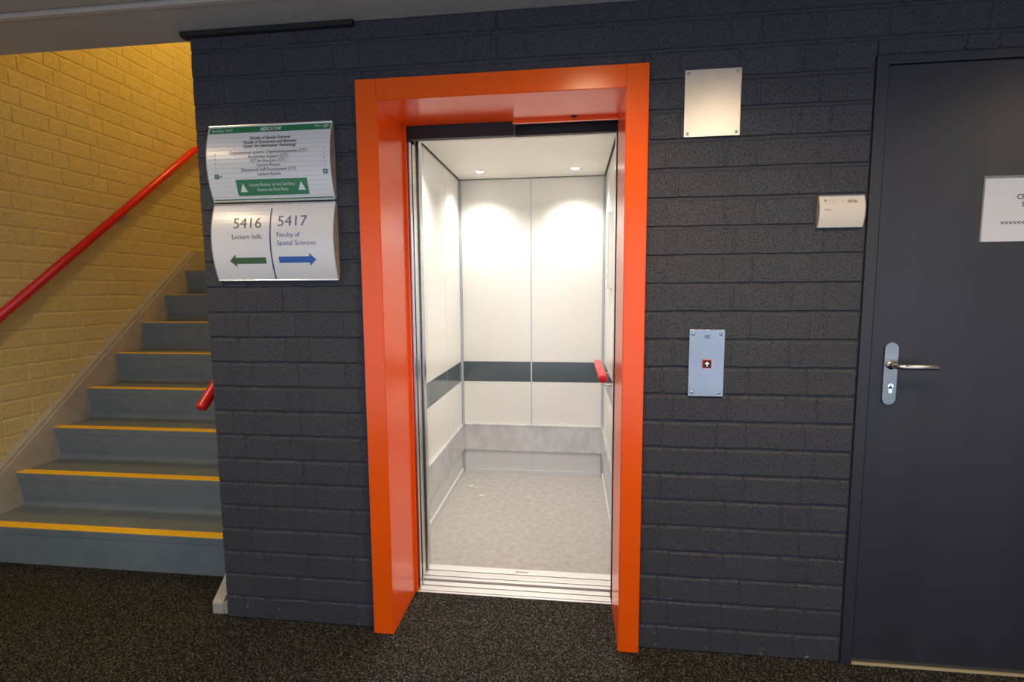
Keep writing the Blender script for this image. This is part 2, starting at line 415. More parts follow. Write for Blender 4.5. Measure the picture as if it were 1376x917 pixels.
print('bricks', ndark, nyel, len(rest.verts) // 8)
if len(rest.verts): tag(finish('brick_courses', rest, 'yellow_brick', wall_left), kind='stuff')
else: rest.free()

rear = bmesh.new()
for k in range(16, 42):
    zc = 2.58 + (k - 26) * PY
    for c0, c1 in row_cells(-3.12, -1.46, -2.3 if k % 2 else -2.05): box(rear, c0 + .005, c1 - .005, 3.2965, 3.302, zc - .0436, zc + .0436)
tag(finish('brick_courses', rear, 'yellow_brick', bpy.data.objects['wall_rear']), kind='stuff')
side = bmesh.new()
for k in range(24):
    z0, z1 = k * P, min((k + 1) * P, ZC)
    for c0, c1 in row_cells(2.032 if k < 21 else 2.2, 3.6, 0.8076 if k % 2 else 0.5736): box(side, c0 + JV / 2, c1 - JV / 2, 0.0, 0.0075, z0 + J / 2, z1 - J / 2)
tag(finish('brick_courses', side, 'dark_brick', wall_front), kind='stuff')

# ------------------------------------------------------------------ staircase
RI, GO, Y1 = 0.195, 0.224, 0.276
XL, XR = -3.06, -1.53
st = thing('staircase', (XL, Y1, 0), 'blue-grey vinyl stairs with yellow nosings rising beside the yellow wall', 'staircase')
NST = 8
for i in range(1, NST + 1):
    yn, zn = Y1 + (i - 1) * GO, RI * i
    zb = RI * (i - 1)
    yb = yn + (0.024 if i > 1 else 0.006)
    yend = yn + GO + 0.03 if i < NST else 3.28
    # riser with a lip under the nosing and a cove at its foot
    pr = [(yn + 0.0015, zn), (yn, zn - 0.004), (yn + 0.002, zn - 0.036), (yn + 0.005, zn - 0.038)]
    pr += [(yb, zb + 0.030)]
    if i > 1: pr += [(yb - 0.002, zb + 0.016), (yb - 0.009, zb + 0.005), (yb - 0.022, zb + 0.0005)]
    else: pr += [(yb, zb)]
    pr += [(yb + 0.02, zb), (yb + 0.02, zn - 0.01), (yn + 0.03, zn - 0.004), (yn + 0.03, zn)]
    bm = bmesh.new(); prism(bm, pr, 'x', XL, XR); stp = finish('riser', bm, 'stair_blue', st)
    boxo('tread', 'stair_blue', st, XL, XR, yn + 0.03, yend, zn - 0.03, zn)
    bm = bmesh.new(); prism(bm, [(yn + 0.0005, zn), (yn + 0.001, zn + 0.0022), (yn + 0.054, zn + 0.0022), (yn + 0.054, zn)], 'x', XL, XR); finish('nosing_strip', bm, 'nosing', st)
# left stringer: cheek panel, lower sloping edge flattening at the landing, plus capping
zs = lambda y, d: RI + (y - Y1) * RI / GO + d
yl, zl = 1.955, 1.70
pts = [(0.10, 0.0), (0.10, zs(0.10, .085) if zs(0.10, .085) > .06 else .06), (yl, zs(yl, .045)), (3.28, zs(yl, .045)), (3.28, 1.4), (1.9, 1.2), (0.5, 0.0)]
bm = bmesh.new(); prism(bm, pts, 'x', -3.112, XL + 0.0005); finish('stringer', bm, 'stringer', st)
bm = bmesh.new(); prism(bm, [(0.10, zs(0.10, .085)), (0.10, zs(0.10, .103)), (yl - .01, zs(yl, .063)), (3.28, zs(yl, .063)), (3.28, zs(yl, .045)), (yl, zs(yl, .045))], 'x', -3.1185, XL - 0.012); finish('stringer_cap', bm, 'stringer', st)
# right stringer end beside the dark wall
pts = [(0.016, 0.0), (0.016, 0.046), (0.022, 0.054), (1.95, 0.054 + (1.95 - .022) * .872), (1.95, 1.4), (0.5, 0.0)]
bm = bmesh.new(); prism(bm, pts, 'x', -1.532, -1.484); box(bm, -1.484, -1.466, 0.019, 0.3, 0.0, 0.05); finish('stringer', bm, 'stringer', st)

# ------------------------------------------------------------------ handrails by the stairs
def hr_line(x, pts): return [(x, y, z) for y, z in pts]
h1 = thing('handrail', (-3.05, 0.05, 0.0), 'long red tubular handrail running up the yellow brick wall', 'handrail')
bm = bmesh.new(); sl = (2.558 - 1.268) / (2.051 - 0.505)
tube(bm, hr_line(-3.05, [(0.12, 1.268 - .385 * sl), (2.0, 2.558 - .051 * sl), (2.14, 2.60), (2.30, 2.63), (3.1, 2.63)]), 0.0245, 20); finish('rail', bm, 'red', h1, True)
for yb_ in (0.35, 1.33, 2.2):
    zb_ = 1.268 + (yb_ - .505) * sl if yb_ < 2.1 else 2.61
    bm = bmesh.new(); tube(bm, [(-3.05, yb_, zb_ - .02), (-3.052, yb_, zb_ - .055), (-3.075, yb_ + .005, zb_ - .068), (-3.112, yb_ + .01, zb_ - .068)], 0.007, 10); disc(bm, (-3.112, yb_ + .01, zb_ - .068), (-1, 0, 0), 0.022, 0.0075); finish('bracket', bm, 'stringer', h1, True)
h2 = thing('handrail', (-1.56, 0.09, 0.0), 'bright red handrail end sticking out behind the dark brick wall', 'handrail')
bm = bmesh.new(); tube(bm, [(-1.56, 0.062, 0.888), (-1.56, 0.066, 0.892), (-1.56, 1.85, 0.892 + 1.784 * .87)], [0.0205, 0.0235, 0.0235], 20); finish('rail', bm, 'red', h2, True)
for yb_ in (0.5, 1.5):
    zb_ = .892 + (yb_ - .066) * .87
    bm = bmesh.new(); tube(bm, [(-1.56, yb_, zb_ - .02), (-1.558, yb_, zb_ - .055), (-1.53, yb_, zb_ - .068), (-1.4665, yb_, zb_ - .068)], 0.007, 10); disc(bm, (-1.466, yb_, zb_ - .068), (1, 0, 0), 0.022, 0.0075); finish('bracket', bm, 'stringer', h2, True)

# ------------------------------------------------------------------ orange lift portal
FX0, FX1, IX0, IX1, FZ, IZ, FY, RY = -0.790, 0.257, -0.708, 0.180, 2.144, 2.068, -0.030, 0.262
fr = thing('elevator_portal', ((FX0 + FX1) / 2, FY, 0), 'glossy orange metal portal framing the open elevator', 'door frame')
def jamb(xo, xi):
    bm = bmesh.new(); s = 1 if xi > xo else -1
    pts = [(xo, 0.006), (xo, FY), (xi, FY), (xi, RY), (xi + s * 0.012, RY), (xi + s * .012, RY + .006), (xi - s * 0.02, RY + .006), (xi - s * 0.02, -0.005), (xi - s * 0.02, 0.006)]
    pts = [(xo, 0.006), (xo, FY), (xi, FY), (xi, RY), (xi - s * 0.025, RY), (xi - s * 0.025, 0.006)]
    prism(bm, pts, 'z', 0.001, FZ)
    bmesh.ops.bevel(bm, geom=[e for e in bm.edges if abs(e.verts[0].co.z - e.verts[1].co.z) > 1 and e.verts[0].co.y < FY + .001], offset=0.003, segments=3, affect='EDGES')
    o = finish('jamb', bm, 'orange', fr)
    return o
jl = jamb(FX0, IX0); jr = jamb(FX1, IX1)
bm = bmesh.new()
prism(bm, [(0.006, FZ), (FY + .001, FZ), (FY + .001, IZ + .002), (FY + .003, IZ), (RY, IZ), (RY, IZ + .02), (0.006, IZ + .02)], 'x', IX0 + .0008, IX1 - .0008)
finish('lintel', bm, 'orange', fr)
# return lips at the back of the reveal
boxo('return_lip', 'orange', fr, IX0 - .0, IX0 + 0.010, RY - .004, RY + .008, .003, IZ - .001)
boxo('return_lip', 'orange', fr, -0.245, IX1 - .001, RY - .012, RY + .002, IZ - .012, IZ)
bm = bmesh.new(); disc(bm, (0.004, 0.235, IZ), (0, 0, -1), 0.012, 0.003, 20); disc(bm, (0.004, 0.235, IZ - .003), (0, 0, -1), 0.006, 0.003, 12)
tag(finish('ceiling_stud', bm, 'black', fr), 'small dark stud under the lintel')

# ------------------------------------------------------------------ sills and doors of the lift
def ribbed(name, label, strips, x0, x1, y0, y1):
    t = thing(name, ((x0 + x1) / 2, (y0 + y1) / 2, -0.02), label, 'door sill')
    boxo('sill_channel', 'alu', t, x0, x1, y0, y1, -0.034, -0.020)
    for a, b in strips: boxo('sill_rib', 'alu', t, x0, x1, a, b, -0.020, 0.003, 0.001)
    return t
ribbed('landing_sill', 'ribbed aluminium landing sill between the orange jambs', [(.262, .273), (.279, .311), (.321, .349)], IX0 + .002, IX1 - .002, .262, .349)
cs = ribbed('car_sill', 'ribbed aluminium car sill at the edge of the mottled car floor', [(.371, .391), (.400, .440), (.449, .495)], -0.78, 0.236, .371, .495)
boxo('maker_plate', 'sign_rail', cs, -0.268, -0.205, .463, .474, 0.003, 0.0036)
bm = bmesh.new()  # unseen enclosure round the lift and behind the door, added to block sky light
box(bm, 0.62, 0.72, 0.262, 2.1, -0.9, 2.9); box(bm, -1.25, 0.62, 2.0, 2.1, -0.9, 2.9); box(bm, -1.25, 0.62, 0.262, 2.0, 2.8, 2.9); box(bm, -1.25, 0.62, 0.1, 2.0, -1.0, -0.9)
box(bm, -1.25, 0.62, 0.16, 0.26, -0.9, -0.06); box(bm, -1.35, -1.25, 0.1, 2.1, -1.0, 0.0)
box(bm, -1.25, 0.62, 0.16, 0.262, ZC, 2.8); box(bm, 0.99, 2.03, 0.11, 0.262, 0.0, 2.135)
struct('wall_light_block', bm, 'white_wall')
ld = thing('landing_door', (-0.75, 0.31, 0.004), 'stainless landing door of two sliding leaves parked behind the left orange jamb', 'sliding door')
boxo('door_leaf', 'steel', ld, -1.15, -0.690, .279, .304, 0.004, 2.012, .002)
boxo('door_leaf', 'steel', ld, -1.16, -0.688, .317, .342, 0.004, 2.012, .002)
cdr = thing('car_door', (-0.75, 0.42, 0.004), 'stainless car door leaves parked at the left side of the car entrance', 'sliding door')
boxo('door_leaf', 'steel', cdr, -1.15, -0.706, .402, .424, 0.004, 2.09, .002)
boxo('door_leaf', 'steel', cdr, -1.16, -0.697, .436, .458, 0.004, 2.09, .002)
cj = thing('closing_post', (0.2, 0.31, 0.004), 'dark polished steel closing post beside the right orange jamb', 'door post')
boxo('post', 'steel', cj, 0.181, 0.215, .272, .345, 0.004, 2.012, .002)
boxo('rubber_strip', 'black', cj, 0.177, 0.181, .29, .302, 0.004, 2.04)
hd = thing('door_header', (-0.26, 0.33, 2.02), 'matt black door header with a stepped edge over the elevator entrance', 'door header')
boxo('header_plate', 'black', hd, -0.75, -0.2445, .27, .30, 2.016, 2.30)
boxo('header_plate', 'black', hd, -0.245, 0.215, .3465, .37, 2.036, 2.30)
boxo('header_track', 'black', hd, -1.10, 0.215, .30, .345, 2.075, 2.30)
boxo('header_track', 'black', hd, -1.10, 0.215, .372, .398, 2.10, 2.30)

# ------------------------------------------------------------------ lift car
CX0, CX1, CY0, CY1, CZ = -0.820, 0.232, 0.495, 1.805, 2.178
car = thing('elevator_car', ((CX0 + CX1) / 2, CY0, 0), 'brightly lit elevator car with cream panels and slate bands', 'elevator')
boxo('car_floor', 'lino', car, CX0, CX1, CY0, CY1, -0.03, 0.0)
bm = bmesh.new(); box(bm, CX0 + .012, CX1 - .012, CY0 + .01, CY1 - .012, CZ, CZ + .02); finish('car_ceiling', bm, 'car_ceiling', car)
bm = bmesh.new()
e = 0.03
box(bm, CX0 - e, CX0 - .01, CY0, CY1 + e, -0.03, CZ + .06); box(bm, CX1 + .01, CX1 + e, CY0, CY1 + e, -.03, CZ + .06)
box(bm, CX0 - e, CX1 + e, CY1 + .01, CY1 + e, -.03, CZ + .06); box(bm, CX0 - e, CX1 + e, CY0 - .03, CY1 + e, CZ + .04, CZ + .06)
finish('car_shell', bm, 'shell', car)
# front returns and transom
boxo('front_return', 'steel', car, CX0 - .03, -0.702, .466, CY0 - .002, 0.004, CZ + .04)
boxo('front_return', 'steel', car, 0.188, CX1 + .03, .40, CY0 - .002, 0.004, CZ + .04)
boxo('transom', 'car_ceiling', car, -0.702, 0.188, .466, CY0 - .002, 2.066, CZ + .04)
ZB = [(0.855, CZ - .004, 'cream', 'wall_panel'), (0.707, 0.853, 'band', 'slate_band'), (0.380, 0.705, 'cream', 'wall_panel'), (0.036, 0.178, 'plinth', 'plinth_panel')]
tr = 0.004
def xwall(y, cols):
    for a, b in cols:
        for z0, z1, m_, nm in ZB: boxo(nm, m_, car, a + tr, b - tr, y, y + .01, z0, z1, .0008)
def ywall(x0, x1, cols, mat_pl):
    for a, b in cols:
        for z0, z1, m_, nm in ZB: boxo(nm, mat_pl if nm == 'plinth_panel' else m_, car, x0, x1, a + tr, b - tr, z0, z1, .0008)
xwall(CY1, [(CX0 + .012, -0.296), (-0.296, CX1 - .012)])
ycols = [(CY0 + .002, 0.922), (0.922, 1.362), (1.362, CY1 - .012)]
ywall(CX0 - .01, CX0, ycols, 'plinth'); ywall(CX1, CX1 + .01, ycols, 'plinth')
for x in (CX0 + .008, -0.296, CX1 - .008): boxo('joint_strip', 'joint_silver', car, x - .005, x + .005, CY1 - .0015, CY1 + .009, 0.036, CZ - .004)
for y in (0.922, 1.362):
    boxo('joint_strip', 'joint_silver', car, CX0 - .009, CX0 - .001, y - .0038, y + .0038, 0.036, CZ - .004)
    boxo('joint_strip', 'joint_silver', car, CX1 + .001, CX1 + .009, y - .0038, y + .0038, 0.036, CZ - .004)
for y in (CY1 - .006,):
    boxo('joint_strip', 'joint_silver', car, CX0 - .009, CX0 + .001, y - .005, y + .004, 0.036, CZ - .004); boxo('joint_strip', 'joint_silver', car, CX1 - .001, CX1 + .009, y - .005, y + .004, 0.036, CZ - .004)
# steel bumper boards with a thin lit top lip
def bumper(x0, x1, y0, y1): 
    o = boxo('bumper_board', 'steel_h', car, x0, x1, y0, y1, .181, .372, .001); return o
bumper(CX0 + .014, CX1 - .014, CY1 - .014, CY1 + .004)
boxo('bumper_lip', 'steel_h', car, CX0 + .014, CX1 - .014, CY1 - .016, CY1 + .004, .372, .380)
bumper(CX0 - .004, CX0 + .014, CY0 + .01, CY1 - .014)
boxo('bumper_lip', 'steel_h', car, CX0 - .004, CX0 + .016, CY0 + .01, CY1 - .016, .372, .380)
boxo('bumper_board', 'steel_h', car, CX1 - .014, CX1 + .004, CY0 + .01, CY1 - .014, .181, .352, .001)
boxo('bumper_board', 'steel_h', car, CX1 - .014, CX1 + .004, CY0 + .01, CY1 - .014, .365, .372)
ys_ = [CY0 + .01] + [v for i in range(14) for v in (0.66 + i * .075, .70 + i * .075)] + [CY1 - .014]
for a_, b_ in zip(ys_[::2], ys_[1::2]): boxo('slot_bridge', 'steel_h', car, CX1 - .014, CX1 + .004, a_, b_, .352, .365)
boxo('bumper_lip', 'steel_h', car, CX1 - .016, CX1 + .004, CY0 + .01, CY1 - .016, .372, .380)
boxo('skirting', 'skirt', car, CX0 + .014, CX1 - .014, CY1 - .012, CY1 + .006, 0.0, .034)
boxo('skirting', 'skirt', car, CX0 - .006, CX0 + .01, CY0 + .01, CY1 - .012, 0.0, .034)
boxo('skirting', 'skirt', car, CX1 - .01, CX1 + .006, CY0 + .01, CY1 - .012, 0.0, .034)
# control panel on the right car wall
cp = boxo('control_panel', 'cream', car, CX1 - .024, CX1 + .001, 1.15, 1.345, 1.387, 1.83, .003)
boxo('panel_frame', 'sign_rail', cp, CX1 - .026, CX1 - .0235, 1.148, 1.156, 1.387, 1.83)
for k in range(5):
    bm = bmesh.new(); disc(bm, (CX1 - .024, 1.245, 1.46 + k * .07), (-1, 0, 0), .014, .003, 14); finish('button', bm, 'chrome', cp)
# red car handrail with chrome brackets
HXc, HZc = 0.163, 0.918
bm = bmesh.new(); tube(bm, [(HXc, .758, HZc), (HXc, .762, HZc), (HXc, 1.352, HZc), (HXc, 1.356, HZc)], [.020, .0225, .0225, .020], 20); crail = finish('car_handrail', bm, 'red', car, True); tag(crail, 'red car handrail')
for y in (.86, 1.26):
    bm = bmesh.new(); tube(bm, [(HXc, y, HZc - .02), (HXc + .002, y, HZc - .042), (HXc + .02, y, HZc - .052), (CX1 - .004, y, HZc - .052)], .006, 10); disc(bm, (CX1 + .0005, y, HZc - .052), (-1, 0, 0), .022, .005); finish('bracket', bm, 'chrome', crail, True)
# ceiling spots
def car_spot(x, y):
    bm = bmesh.new(); n = 24
    ri = []
    for r, z in ((.040, CZ - .0005), (.039, CZ - .004), (.030, CZ - .004), (.028, CZ - .001)):
        ri.append([bm.verts.new((x + r * math.cos(2 * math.pi * k / n), y + r * math.sin(2 * math.pi * k / n), z)) for k in range(n)])
    for a, b in zip(ri, ri[1:]):
        for k in range(n): bm.faces.new((a[k], a[(k + 1) % n], b[(k + 1) % n], b[k]))
    s_ = finish('spotlight', bm, 'chrome', car, True)
    bm = bmesh.new(); disc(bm, (x, y, CZ - .0005), (0, 0, -1), .028, .0015, 24); finish('spotlight_lens' if y > 1.2 else 'spotlight_lens_offscreen', bm, 'lamp_white', s_)
    nm = 'car_spot_lamp' if y > 1.2 else 'car_spot_lamp_offscreen'      # the front pair hides behind the door header
    l = bpy.data.lights.new(nm, 'SPOT'); l.energy = 40; l.color = (1.0, 0.965, 0.91); l.spot_size = math.radians(122); l.spot_blend = 1.0; l.shadow_soft_size = 0.028
    o = bpy.data.objects.new(nm, l); COL.objects.link(o); o.parent = car; o.location = Vector((x, y, CZ - .012)) - ROOT[car.name]
for x in (-0.622, 0.016):
    for y in (1.575, 0.80): car_spot(x, y)
# scraps of paper on the car floor
for (sx_, sy_2, rz) in ((-0.70, 1.535, .3), (-0.60, 1.375, 1.0)):
    bm = bmesh.new(); rnd = random.Random(int(sy_2 * 1000)); n = 9
    ring = [bm.verts.new((sx_ + (.019 + rnd.uniform(-.008, .006)) * math.cos(2 * math.pi * k / n + rz), sy_2 + (.011 + rnd.uniform(-.004, .004)) * math.sin(2 * math.pi * k / n + rz), .0005 + rnd.uniform(0, .003))) for k in range(n)]
    c_ = bm.verts.new((sx_, sy_2, .006))
    cb = bm.verts.new((sx_, sy_2, .0002))
    for k in range(n): bm.faces.new((ring[k], ring[(k + 1) % n], c_)); bm.faces.new((ring[(k + 1) % n], ring[k], cb))
    o = finish('paper_scrap', bm, 'scrap')
    tag(o, 'pale paper scrap on the car floor close to the back left corner' if sy_2 > 1.4 else 'pale paper scrap on the car floor further from the back left corner', 'paper scrap', 'litter on the car floor')

# ------------------------------------------------------------------ door on the right
DX0, DX1, DZ = 0.988, 2.030, 2.135
d1 = thing('door_1', (DX0, 0.0, 0), 'flush dark anthracite door with steel lever handle', 'door', kind='structure')
LX0 = 1.026; LX1 = DX1 - 0.038; LZ = 2.106
boxo('door_leaf', 'door_paint', d1, LX0 + .003, LX1 - .003, 0.001, 0.044, 0.022, LZ - .003, .0015)
for a, b, c, dd in ((DX0, LX0 - .001, 0.0, DZ), (LX1 + .001, DX1, 0.0, DZ)):
    bm = bmesh.new(); box(bm, a, b, -0.006, 0.10, c, dd, .002); finish('jamb', bm, 'door_paint', d1)
bm = bmesh.new(); box(bm, LX0 - .001, LX1 + .001, -0.0055, 0.10, LZ, DZ, .002); finish('head', bm, 'door_paint', d1)
boxo('stop', 'door_paint', d1, LX0 - .001, LX1 + .001, 0.05, 0.09, 0.02, LZ)
tag(boxo('threshold', 'threshold', d1, LX0 + .001, LX1 - .001, -0.004, 0.05, 0.0, .004, .001), 'worn pale threshold strip')
# handle set
hx = 1.0905
def stadium(bm, xc, z0, z1, hw, y0, y1, n=10):
    pts = [(xc + hw * math.cos(math.pi * k / n), z1 - hw + hw * math.sin(math.pi * k / n)) for k in range(n + 1)]
    pts += [(xc - hw * math.cos(math.pi * k / n), z0 + hw - hw * math.sin(math.pi * k / n)) for k in range(n + 1)]
    prism(bm, pts, 'y', y0, y1)
bm = bmesh.new(); stadium(bm, hx, 0.975, 1.192, .0215, -0.006, 0.004)
hp = finish('handle_plate', bm, 'handle_steel', d1)
bm = bmesh.new()
pth = [(hx, -.004, 1.114), (hx, -.036, 1.114)]
for k in range(1, 7):
    a = math.pi / 2 * k / 6; pth.append((hx + .022 * (1 - math.cos(a)), -.036 - .022 * math.sin(a), 1.114))
pth += [(hx + .05, -.058, 1.114), (hx + .112, -.058, 1.114), (hx + .116, -.057, 1.114)]
tube(bm, pth, [.0095] * (len(pth) - 1) + [.007], 16); disc(bm, (hx, -.006, 1.114), (0, -1, 0), .015, .004, 20)
finish('lever', bm, 'lever_steel', hp, True)
bm = bmesh.new(); disc(bm, (hx + .001, -.006, 1.041), (0, -1, 0), .0095, .004, 18); box(bm, hx - .0045, hx + .0065, -.010, -.004, 1.017, 1.040)
kc = finish('lock_cylinder', bm, 'chrome', hp)
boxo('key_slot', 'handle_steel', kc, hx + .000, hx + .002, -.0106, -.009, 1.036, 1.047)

# ------------------------------------------------------------------ notice on the door
NX0, NX1, NZ0, NZ1 = 1.337, 1.640, 1.527, 1.740
nt_ = thing('notice', (NX0, 0.0, NZ0), 'white printed paper notice in a plastic sleeve on the dark door', 'notice')
boxo('sleeve', 'sleeve', nt_, NX0, NX1, -.0010, .0035, NZ0, NZ1)
boxo('sheet', 'paper', nt_, NX0 + .004, NX1 - .004, -.0024, -.0010, NZ0 + .001, NZ1 - .009)
def wall_text(name, s, x, z, size, mat, parent, y, align='LEFT', **kw):
    bm = text_bm(s, size, align, **kw)
    for v in bm.verts: v.co = Vector((x + v.co.x, y, z + v.co.y))
    return finish(name, bm, mat, parent)
wall_text('lettering', 'CIT', 1.4365, 1.664, .022, 'ink', nt_, -.0028, bold=.0004)
wall_text('lettering', 'S', 1.453, 1.640, .022, 'ink', nt_, -.0028, bold=.0004)
wall_text('lettering', '<<<<<<<<<<', 1.394, 1.581, .021, 'ink', nt_, -.0028, bold=.0004)

# ------------------------------------------------------------------ blank steel plate, call station
def screws(parent, pts, y, r, mat='chrome'):
    for x, z in pts:
        bm = bmesh.new(); disc(bm, (x, y, z), (0, -1, 0), r, r * .45, 14, r * .6); finish('screw', bm, mat, parent, True)
bp_ = thing('cover_plate', (0.4725, 0, 1.90), 'blank satin steel cover plate screwed high on the dark wall', 'plate')
boxo('plate', 'steel_plate', bp_, 0.380, 0.565, -.005, .0005, 1.901, 2.122, .0008)
screws(bp_, [(.391, 2.110), (.553, 2.110), (.391, 1.912), (.553, 1.912)], -.005, .0055, 'steel')
cl = thing('call_station', (0.479, 0, .993), 'narrow steel elevator call station with a glowing up arrow', 'call panel')
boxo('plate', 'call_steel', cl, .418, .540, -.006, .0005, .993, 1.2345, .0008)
screws(cl, [(.431, 1.219), (.526, 1.219), (.431, 1.008), (.526, 1.008)], -.006, .006)
bt = boxo('button', 'red_glow', cl, .4645, .4965, -.0085, -.006, 1.0955, 1.1275, .001)
boxo('button_face', 'black', bt, .4668, .4942, -.0098, -.0085, 1.0978, 1.1252)
bm = bmesh.new()
for q in ([(-.0015, -.0085), (.0015, -.0085), (.0015, .006), (-.0015, .006)], [(0, .0085), (.0078, .0008), (.0057, -.0013), (0, .0043)], [(0, .0085), (0, .0043), (-.0057, -.0013), (-.0078, .0008)]):
    bm.faces.new([bm.verts.new((.4805 + a_, -.0102, 1.1115 + b_)) for a_, b_ in q])
finish('up_arrow', bm, 'arrow_glow', bt)
bm = bmesh.new()
for k in range(3): box(bm, .470, .490 - .003 * (k == 1), -.0064, -.006, 1.213 - k * .0045, 1.2152 - k * .0045)
finish('engraving', bm, 'ink', cl)

# ------------------------------------------------------------------ curved signs
def curve_y(v, H, s, t0):
    q = 2 * v / H - 1
    return -(t0 + s * (1 - q * q))
def curved_sign(name, x0, z0, W, H, s, t0, label, cat, panel_mat, cap_mat, rail=0.006, capw=0.006, group=None):
    t = thing(name, (x0 + W / 2, 0, z0), label, cat, group)
    n = 20
    bm = bmesh.new()
    prof = [(curve_y(H * k / n, H, s, t0), z0 + H * k / n) for k in range(n + 1)]
    back = [(curve_y(H * k / n, H, s, t0) + .004, z0 + H * k / n) for k in range(n, -1, -1)]
    prism(bm, prof + back, 'x', x0 + capw * .3, x0 + W - capw * .3); finish('panel', bm, panel_mat, t)
    for xa, xb in ((x0, x0 + capw * .3), (x0 + W - capw * .3, x0 + W)):
        bm = bmesh.new()
        prism(bm, [(y - .0012, z) for y, z in prof] + [(0.0015, z0 + H), (0.0015, z0)], 'x', xa, xb); finish('end_cap', bm, cap_mat, t)
    for zz in (z0, z0 + H):
        bm = bmesh.new(); box(bm, x0, x0 + W, -t0 - .004, 0.001, zz - rail / 2, zz + rail / 2, .0015); finish('edge_rail', bm, 'sign_rail', t)
    def put(nm, bm2, u, v, mat, eps=.0008, parent=t):
        slice_v(bm2, 0.008)
        for vt in bm2.verts:
            uu, vv = u + vt.co.x, v + vt.co.y
            vt.co = Vector((x0 + uu, curve_y(vv, H, s, t0) - eps, z0 + vv))
        return finish(nm, bm2, mat, parent)
    return t, put
def rect(w_, h_): return poly_bm([(-w_ / 2, -h_ / 2), (w_ / 2, -h_ / 2), (w_ / 2, h_ / 2), (-w_ / 2, h_ / 2)])

SX0 = -1.386
UW, UH = 0.498, 0.283
sg, put = curved_sign('directory_sign', SX0, 1.727, UW, UH, .030, .010, 'curved white directory sign with green header, above the arrow sign', 'sign', 'sign_white', 'sign_cap')
put('header_band', rect(UW - .012, .024), UW / 2, .2645, 'green', .0006)
bm = bmesh.new()
for k in range(1, 15):
    vv = .252 - k * .0168
    bm.verts.ensure_lookup_table()
    f = [bm.verts.new((a, b, 0)) for a, b in ((.01 - UW / 2, vv), (UW / 2 - .01, vv), (UW / 2 - .01, vv + .0008), (.01 - UW / 2, vv + .0008))]; bm.faces.new(f)
for vt in bm.verts: vt.co = Vector((SX0 + UW / 2 + vt.co.x, curve_y(vt.co.y, UH, .030, .010) - .0004, 1.727 + vt.co.y))
finish('strip_seams', bm, 'seam', sg)
put('foot_line', rect(UW - .012, .004), UW / 2, .007, 'green', .0006)
def line(s_, u, v, size, mat, width=None, align='CENTER', shear=0.0, bold=0.0):
    return put('lettering', text_bm(s_, size, align, shear, bold, width), u, v - size * .25, mat, .0012)
line('Building: 5416', .016, .2625, .015, 'white_ink', None, 'LEFT', .25)
line('MERCATOR', .255, .2625, .0195, 'white_ink', .082, 'CENTER', .25, .0003)
line('Floor', .428, .2665, .014, 'white_ink', None, 'LEFT', .25)
line('00', .473, .264, .021, 'white_ink', None, 'CENTER', .2)
for s_, v, wd in (('Faculty of Spatial Sciences', .2285, .163), ('Faculty of Economics and Business', .2125, .213), ('Center for Information Technology', .1975, .213)):
    line(s_, .257, v, .0165, 'ink', wd, 'CENTER', .3, .0002)
for s_, v, wd in (('Organizational systems Organisatiesystemen (CIT)', .1745, .310), ('Assessment Support (CIT)', .158, .160), ('ICT for Education (CIT)', .142, .138), ('Lecture Rooms', .1265, .092), ('Educational Staff Development (CIT)', .110, .219), ('Lecture Rooms', .094, .092)):
    line(s_, .252, v, .0165, 'grey_ink', wd)
put('green_box', rect(.287, .057), .2555, .0485, 'green', .0008)
def tri(r): return poly_bm([(-r, -r), (r, -r), (0, r * 1.15)])
put('triangle', tri(.0145), .139, .0475, 'white_ink', .0014); put('triangle', tri(.0145), .374, .0495, 'white_ink', .0014)
put('lettering', text_bm('Lecture Rooms 1st and 2nd floor', .0165, 'CENTER', 0, 0, .186), .257, .0525, 'white_ink', .0016)
put('lettering', text_bm('Access via First Floor', .0165, 'CENTER', 0, 0, .128), .257, .0345, 'white_ink', .0016)
for u, v in ((.038, .090), (.475, .097)):
    put('floor_square', rect(.018, .017), u, v, 'green', .0008)
    put('lettering', text_bm('0', .012, 'CENTER'), u, v - .004, 'white_ink', .0016)
    for k in range(5): put('lettering', text_bm(str(k + 1), .010, 'CENTER'), u - .001, v + .0135 + k * .0158, 'grey_ink', .0012)
put('pointer', poly_bm([(-.004, 0), (.003, -.004), (.003, .004)]), .055, .090, 'ink', .0012)

LW, LH = 0.498, 0.292
sg2, put = curved_sign('arrow_sign', SX0, 1.424, LW, LH, .030, .010, 'curved white sign with green left arrow and blue right arrow', 'sign', 'sign_white', 'sign_cap')
put('lettering', text_bm('5416', .058, 'LEFT', 0, -.0003, .114), .089, .199, 'gold', .0012)
put('lettering', text_bm('Lecture halls', .026, 'LEFT', 0, -.0002, .120), .086, .158, 'grey_ink', .0012)
put('lettering', text_bm('5417', .058, 'LEFT', 0, -.0003, .116), .271, .2035, 'indigo', .0012)
put('lettering', text_bm('Faculty of', .026, 'LEFT', 0, -.0002, .092), .269, .163, 'indigo', .0012)
put('lettering', text_bm('Spatial Sciences', .026, 'LEFT', 0, -.0002, .155), .269, .132, 'indigo', .0012)
put('divider', rect(.0055, .270), .2435, .139, 'navy', .0008)
arw = [(0, 0), (.027, .024), (.0255, .0115), (.150, .0115), (.150, -.0115), (.0255, -.0115), (.027, -.024)]
put('arrow', poly_bm(arw), .069, .0755, 'green_dark', .001)
put('arrow', poly_bm([(-a, b) for a, b in arw]), .422, .0775, 'blue', .001)

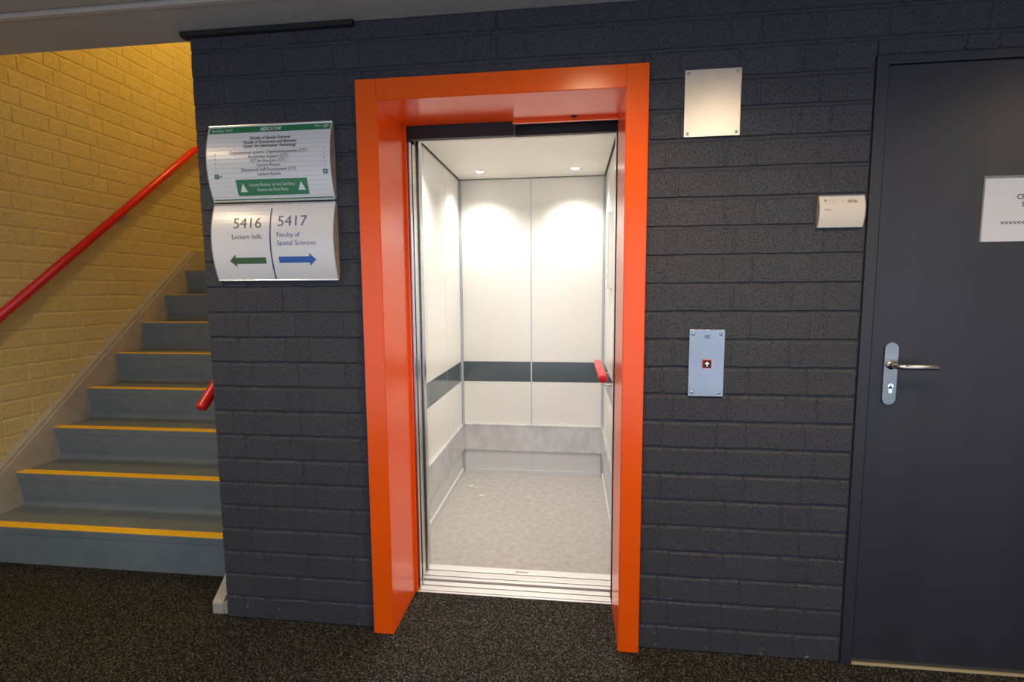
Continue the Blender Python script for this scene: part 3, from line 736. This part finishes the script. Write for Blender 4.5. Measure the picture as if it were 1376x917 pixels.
rp, put = curved_sign('room_plate', 0.8265, 1.584, .146, .105, .012, .007, 'small curved beige room number plate beside the dark door', 'sign', 'plate_beige', 'plate_cap', .004, .006)
put('lettering', text_bm('0033a', .0135, 'LEFT', 0, .0002, .031), .090, .080, 'ink', .0008)
put('lettering', text_bm('Opslag', .0075, 'LEFT', 0, 0, .019), .017, .056, 'grey_ink', .0008)
put('crest', poly_bm([(-.0025, .004), (.0025, .004), (.0025, -.001), (0, -.004), (-.0025, -.001)]), .020, .0885, 'grey_ink', .0008)
put('slash', poly_bm([(-.004, -.003), (-.0033, -.003), (.004, .003), (.0033, .003)]), .029, .088, 'grey_ink', .0008)
for (u, v, w_) in ((.046, .090, .026), (.042, .0855, .017), (.074, .090, .012), (.074, .084, .007), (.100, .094, .010)):
    put('small_print', rect(w_, .0012), u, v, 'seam', .0008)
for (u, v, w_) in ((.048, .080, .060), (.034, .0765, .030)):
    put('rule', rect(w_, .0007), u, v, 'seam', .0008)

# ------------------------------------------------------------------ lamps of the corridor and the stairs
for i, (x, y) in enumerate(((-1.97, -0.85), (0.07, -0.80), (0.75, -1.08), (2.11, -0.85))):
    lb = ['round recessed downlight in the ceiling before the stairs', 'round recessed downlight in the ceiling over the orange portal', 'round recessed downlight in the ceiling opposite the cover plate', 'round recessed downlight in the ceiling before the dark door'][i]
    t = thing('downlight', (x, y, ZC), lb, 'ceiling lamp', 'corridor downlights')
    bm = bmesh.new(); n = 28; ri = []
    for r, z in ((.105, ZC - .0003), (.103, ZC - .006), (.085, ZC - .007), (.082, ZC - .001)):
        ri.append([bm.verts.new((x + r * math.cos(2 * math.pi * k / n), y + r * math.sin(2 * math.pi * k / n), z)) for k in range(n)])
    for a, b in zip(ri, ri[1:]):
        for k in range(n): bm.faces.new((a[k], a[(k + 1) % n], b[(k + 1) % n], b[k]))
    finish('ring', bm, 'sign_rail', t, True)
    bm = bmesh.new(); disc(bm, (x, y, ZC - .0005), (0, 0, -1), .083, .002, 28); finish('lens_offscreen', bm, 'lamp_warm', t)
    l = bpy.data.lights.new('downlight_lamp_offscreen', 'SPOT'); l.energy = 62; l.color = (1.0, 0.75, 0.47); l.spot_size = math.radians(160); l.spot_blend = 0.8; l.shadow_soft_size = 0.08
    o = bpy.data.objects.new('downlight_lamp_offscreen', l); COL.objects.link(o); o.parent = t; o.location = (0, 0, -.02)
x, y, z = -2.1, 1.7, 4.2
t = thing('stair_lamp', (x, y, z), 'round opal lamp on the stairwell ceiling', 'ceiling lamp')
bm = bmesh.new(); disc(bm, (x, y, z), (0, 0, -1), .16, .03, 28); finish('base', bm, 'sign_rail', t)
bm = bmesh.new(); tube(bm, [(x, y, z - .03), (x, y, z - .06), (x, y, z - .09), (x, y, z - .105)], [.15, .145, .10, .03], 28); finish('lens_offscreen', bm, 'lamp_stair', t, True)
l = bpy.data.lights.new('stair_lamp_light_offscreen', 'POINT'); l.energy = 52; l.color = (1.0, 0.64, 0.14); l.shadow_soft_size = 0.06
o = bpy.data.objects.new('stair_lamp_light_offscreen', l); COL.objects.link(o); o.parent = t; o.location = (0, 0, -.175)
